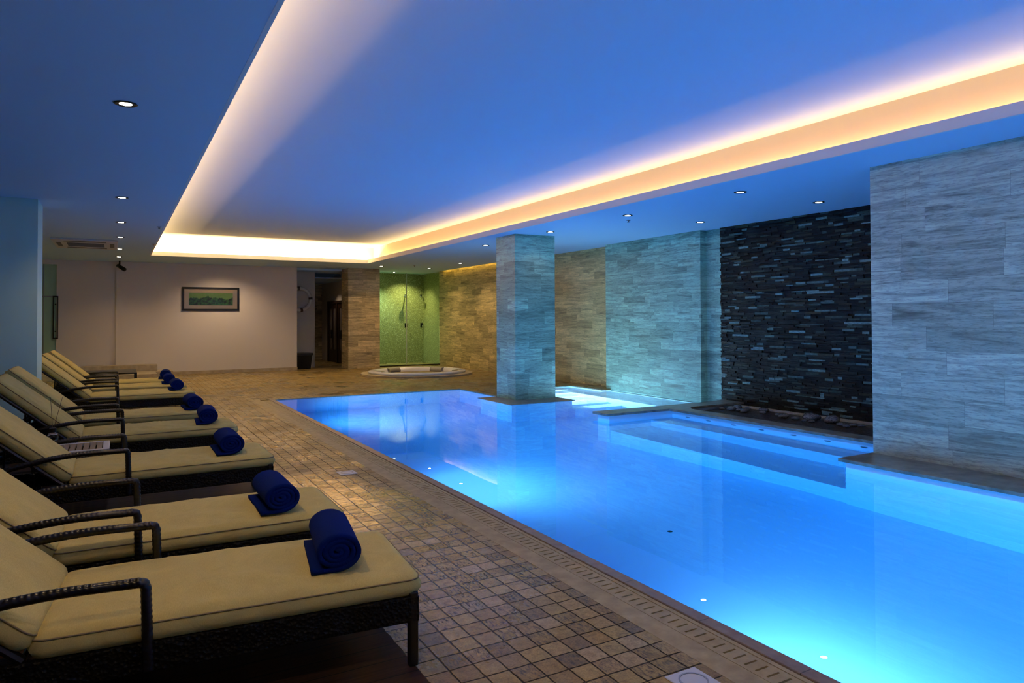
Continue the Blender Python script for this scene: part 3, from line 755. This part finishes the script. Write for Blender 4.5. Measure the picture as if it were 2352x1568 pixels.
wj = bmesh.new(); lathe(wj, [(.001, -.09), (1.02, -.09)], 48); obj('water', wj, mat('tub water', (.5, .45, .38), .03, Transmission_Weight=.0), jz)
for a in (200, 330): 
    kb = bmesh.new(); lathe(kb, [(.045, .12), (.045, .14), (.0, .145)], 20, 1.2 * math.cos(R(a)), 1.2 * math.sin(R(a))); obj('control_knob', kb, M['chrome'], jz)

# ---- shower
sg = empty('shower_screen', (7.16, 21.45, 0)); tag(sg, 'green-tinted frameless glass shower screen beside the travertine column', 'shower screen')
obj('glass_panel', bx((0, 1.04, 0, .012, .02, 3.03)), M['glass'], sg); obj('glass_panel', bx((1.06, 2.22, 0, .012, .02, 3.03)), M['glass'], sg)
obj('joint_profile', bx((1.035, 1.062, -.006, .018, .02, 3.03)), mat('pale edge profile', (.45, .55, .42), .4), sg)
obj('sill', bx((0, 2.22, -.03, .05, 0, .03)), M['black'], sg)
for x, lab in ((8.62, 'left'), (9.2, 'right')):
    r_ = empty('shower_fixture', (x + .1, 22.9, 2.30)); tag(r_, 'wall-mounted shower head, %s one of the two behind the glass' % lab, 'shower head', None)
    a_ = bmesh.new(); tube(a_, bez([(0, 0, .05), (-.04, -.12, .06), (-.12, -.30, .0)], 8), .012, 8); obj('arm', a_, M['black'], r_, True)
    h_ = bmesh.new(); lathe(h_, [(.012, .03), (.05, .0), (.055, -.02), (.001, -.022)], 20, -.13, -.32); obj('rose', h_, M['chrome'], r_, True)
    f_ = bmesh.new(); box(f_, -.03, .03, -.015, 0, .02, .08); obj('wall_plate', f_, M['black'], r_)
    mx = empty('shower_mixer', (x + .12, 22.9, 1.30)); tag(mx, 'shower mixer tap below the %s shower head' % lab, 'tap', None)
    q_ = bmesh.new(); box(q_, -.05, .05, -.02, 0, -.06, .08); obj('wall_plate', bevel(q_, .01), M['black'], mx)
    q_ = bmesh.new(); tube(q_, [(0, -.02, .0), (0, -.09, 0), (-.02, -.1, -.09)], .014, 8); obj('lever', q_, M['chrome'], mx, True)

# ---- picture on the far wall
pc = empty('framed_picture', (2.33, 21.45, 2.105)); tag(pc, 'long black-framed green landscape picture on the beige far wall', 'picture')
fb = bmesh.new(); fw, fh, ft = .75, .335, .055
for b in ((-fw, fw, -.04, 0, fh - ft, fh), (-fw, fw, -.04, 0, -fh, -fh + ft), (-fw, -fw + ft, -.04, 0, -fh + ft, fh - ft), (fw - ft, fw, -.04, 0, -fh + ft, fh - ft)): box(fb, *b)
obj('frame', bevel(fb, .004, 1), M['black'], pc)
obj('mount', bx((-fw + ft, fw - ft, -.018, -.008, -fh + ft, fh - ft)), M['mount'], pc)
obj('print', bx((-.575, .575, -.021, -.0181, -.175, .175)), M['pic'], pc)
obj('glazing', bx((-fw + ft, fw - ft, -.030, -.027, -fh + ft, fh - ft)), M['picglass'], pc)

# ---- life ring, planter
lr = empty('life_ring', (4.98, 22.27, 2.15)); tag(lr, 'white life ring with brown bands on the grey wall behind the far wall', 'life ring')
rb = bmesh.new(); tube(rb, [(.34 * math.cos(a), 0, .34 * math.sin(a)) for a in [2 * math.pi * k / 48 for k in range(48)]], .052, 14, closed=True)
obj('ring', rb, mat('off-white ring', (.5, .49, .46), .5), lr, True)
bandm = mat('maroon band', (.03, .008, .006), .5)
for a in (95, 5, -80):
    q_ = bmesh.new(); tube(q_, [(.34 * math.cos(R(a + d)), 0, .34 * math.sin(R(a + d))) for d in (-6, -3, 0, 3, 6)], .062, 12); obj('band', q_, bandm, lr, True)
pt = empty('planter', (5.0, 21.95, 0)); tag(pt, 'dark tapered square planter standing at the corridor entrance', 'planter')
q_ = bmesh.new()
for (s0, z0), (s1, z1) in (((.20, 0), (.245, .42)),):
    v = [q_.verts.new((sx * s, sy * s, z_)) for s, z_ in ((s0, z0), (s1, z1)) for sx, sy in ((-1, -1), (1, -1), (1, 1), (-1, 1))]
    q_.faces.new(v[:4][::-1]); q_.faces.new(v[4:])
    for k in range(4): q_.faces.new((v[k], v[(k + 1) % 4], v[4 + (k + 1) % 4], v[4 + k]))
obj('body', bevel(q_, .01), M['weave'], pt)
obj('rim', bevel(bx((-.265, .265, -.265, .265, .42, .49)), .01), M['black'], pt)

# ---- air conditioner cassette
ac = empty('air_conditioner', (-.55, 16.7, HC)); tag(ac, 'ceiling cassette air conditioner near the far left', 'air conditioner')
obj('panel', bevel(bx((-.56, .56, -.9, .9, -.035, -.0)), .012), M['plastic'], ac)
gb = bmesh.new()
for k in range(9): box(gb, -.32, .32, -.36 + k * .08, -.32 + k * .08, -.045, -.035)
obj('grille', gb, mat('ac grille', (.12, .13, .14), .5), ac)
for b in ((-.36, .36, -.72, -.60, -.040, -.034), (-.36, .36, .60, .72, -.040, -.034), (-.50, -.42, -.4, .4, -.040, -.034), (.42, .50, -.4, .4, -.040, -.034)):
    obj('air_vent', bx(b), M['black'], ac)

# ---- recessed ceiling downlights
def make_down():
    r_ = empty('recessed_downlight'); q_ = bmesh.new()
    lathe(q_, [(.075, 0), (.08, -.004), (.07, -.009), (.045, -.006), (.042, .0)], 28); obj('trim_ring', q_, M['black'], r_, True)
    q_ = bmesh.new(); lathe(q_, [(.0, -.0045), (.043, -.0045)], 24); obj('lens', q_, M['lamp'], r_)
    return r_
dn = [(.05, 5.81, 'over the third lounger, nearest one on the left'), (.05, 10.27, 'second on the left, level with the pale column'), (.05, 12.87, 'third on the left'), (.05, 15.15, 'fourth on the left, level with the air conditioner'),
      (.05, 17.64, 'fifth on the left, past the air conditioner'), (.04, 19.8, 'last on the left, next to the camera on the ceiling'),
      (6.83, 6.2, 'brightest, nearest to the right-hand stone wall'), (8.38, 6.23, 'above the slate wall'), (6.83, 8.43, 'between cove and the stone wall in the water'), (8.38, 8.46, 'at the corner of the slate wall'),
      (6.87, 10.69, 'just in front of the pillar top'), (6.89, 13.29, 'left of the pillar'), (8.44, 17.84, 'above the warm stone wall'), (8.44, 20.1, 'in front of the shower'), (6.83, 19.9, 'near the travertine column')]
d0 = make_down()
for i, (x, y, lab) in enumerate(dn):
    o = d0 if i == 0 else copy_tree(d0)
    o.location = (x, y, HC - .001); tag(o, 'small lit recessed ceiling spotlight, ' + lab, 'ceiling light', 'recessed downlights')
    pw = 42 if x < 1 else 8
    if y > 15: pw = 45 if x < 1 else 60
    spot('downlight_beam', (x, y, HC - .03), (0, 0, -1), pw, (1, .66, .32), 130, .8, .03)
sl_ = copy_tree(d0); sl_.location = (8.05, 22.2, HC - .001); tag(sl_, 'very bright downlight inside the glass shower', 'ceiling light', 'recessed downlights')
spot('shower_beam', (7.5, 22.2, HC - .03), (0, 0, -1), 170, (.75, 1, .80), 120, .8, .03)
spot('shower_beam', (8.6, 22.2, HC - .03), (0, .15, -1), 150, (1, .9, .45), 120, .8, .03)
# wall-washer slot over the warm stone wall
wl = area('wall_washer_light', (9.285, 19.2, HC + .07), (0, 0, -1), 0.03, 3.8, 4.5, (1, .60, .10))
wl.rotation_euler = (0, R(-48), 0)
for yy in (3.4, 1.0): spot('downlight_beam', (.05, yy, HC - .03), (0, 0, -1), 50, (1, .66, .32), 130, .8, .03)
# unseen corridor lamp, and fill lamps added to brighten the far walls
spot('corridor_light', (6.1, 24.2, 2.8), (.1, 0, -1), 26, (1, .75, .5), 110, .8, .03)
spot('added_fill_light', (-2.4, 18, HC - .05), (0, 0, -1), 90, (.7, 1, .6), 120, .8, .03)
spot('added_fill_light', (2.6, 20.2, HC - .05), (0, .25, -1), 110, (1, .72, .45), 130, .9, .05)

# ---- sprinkler heads, sensor, camera
for x, y, lab in ((.62, 13.2, 'left soffit, in front of the air conditioner'), (.66, 16.2, 'left soffit, close to the cove corner'), (7.17, 8.83, 'right soffit'), (7.6, 19.2, 'soffit in front of the shower')):
    q_ = bmesh.new(); lathe(q_, [(.035, 0), (.03, -.012), (.012, -.016), (.012, -.035), (.028, -.038), (.0, -.042)], 16)
    tag(obj('sprinkler_head', q_, M['steelgrey'], None, True, (x, y, HC)), 'small ceiling sprinkler head on the ' + lab, 'sprinkler')
sc = empty('security_camera', (.06, 21.2, HC)); tag(sc, 'small dark security camera in the corner above the far wall', 'security camera')
q_ = bmesh.new(); tube(q_, [(0, 0, 0), (0, 0, -.12)], .02, 10); obj('mount', q_, M['black'], sc)
q_ = bmesh.new(); tube(q_, [(-.04, .05, -.12), (.12, -.12, -.24)], .05, 12); obj('housing', q_, M['black'], sc, True)
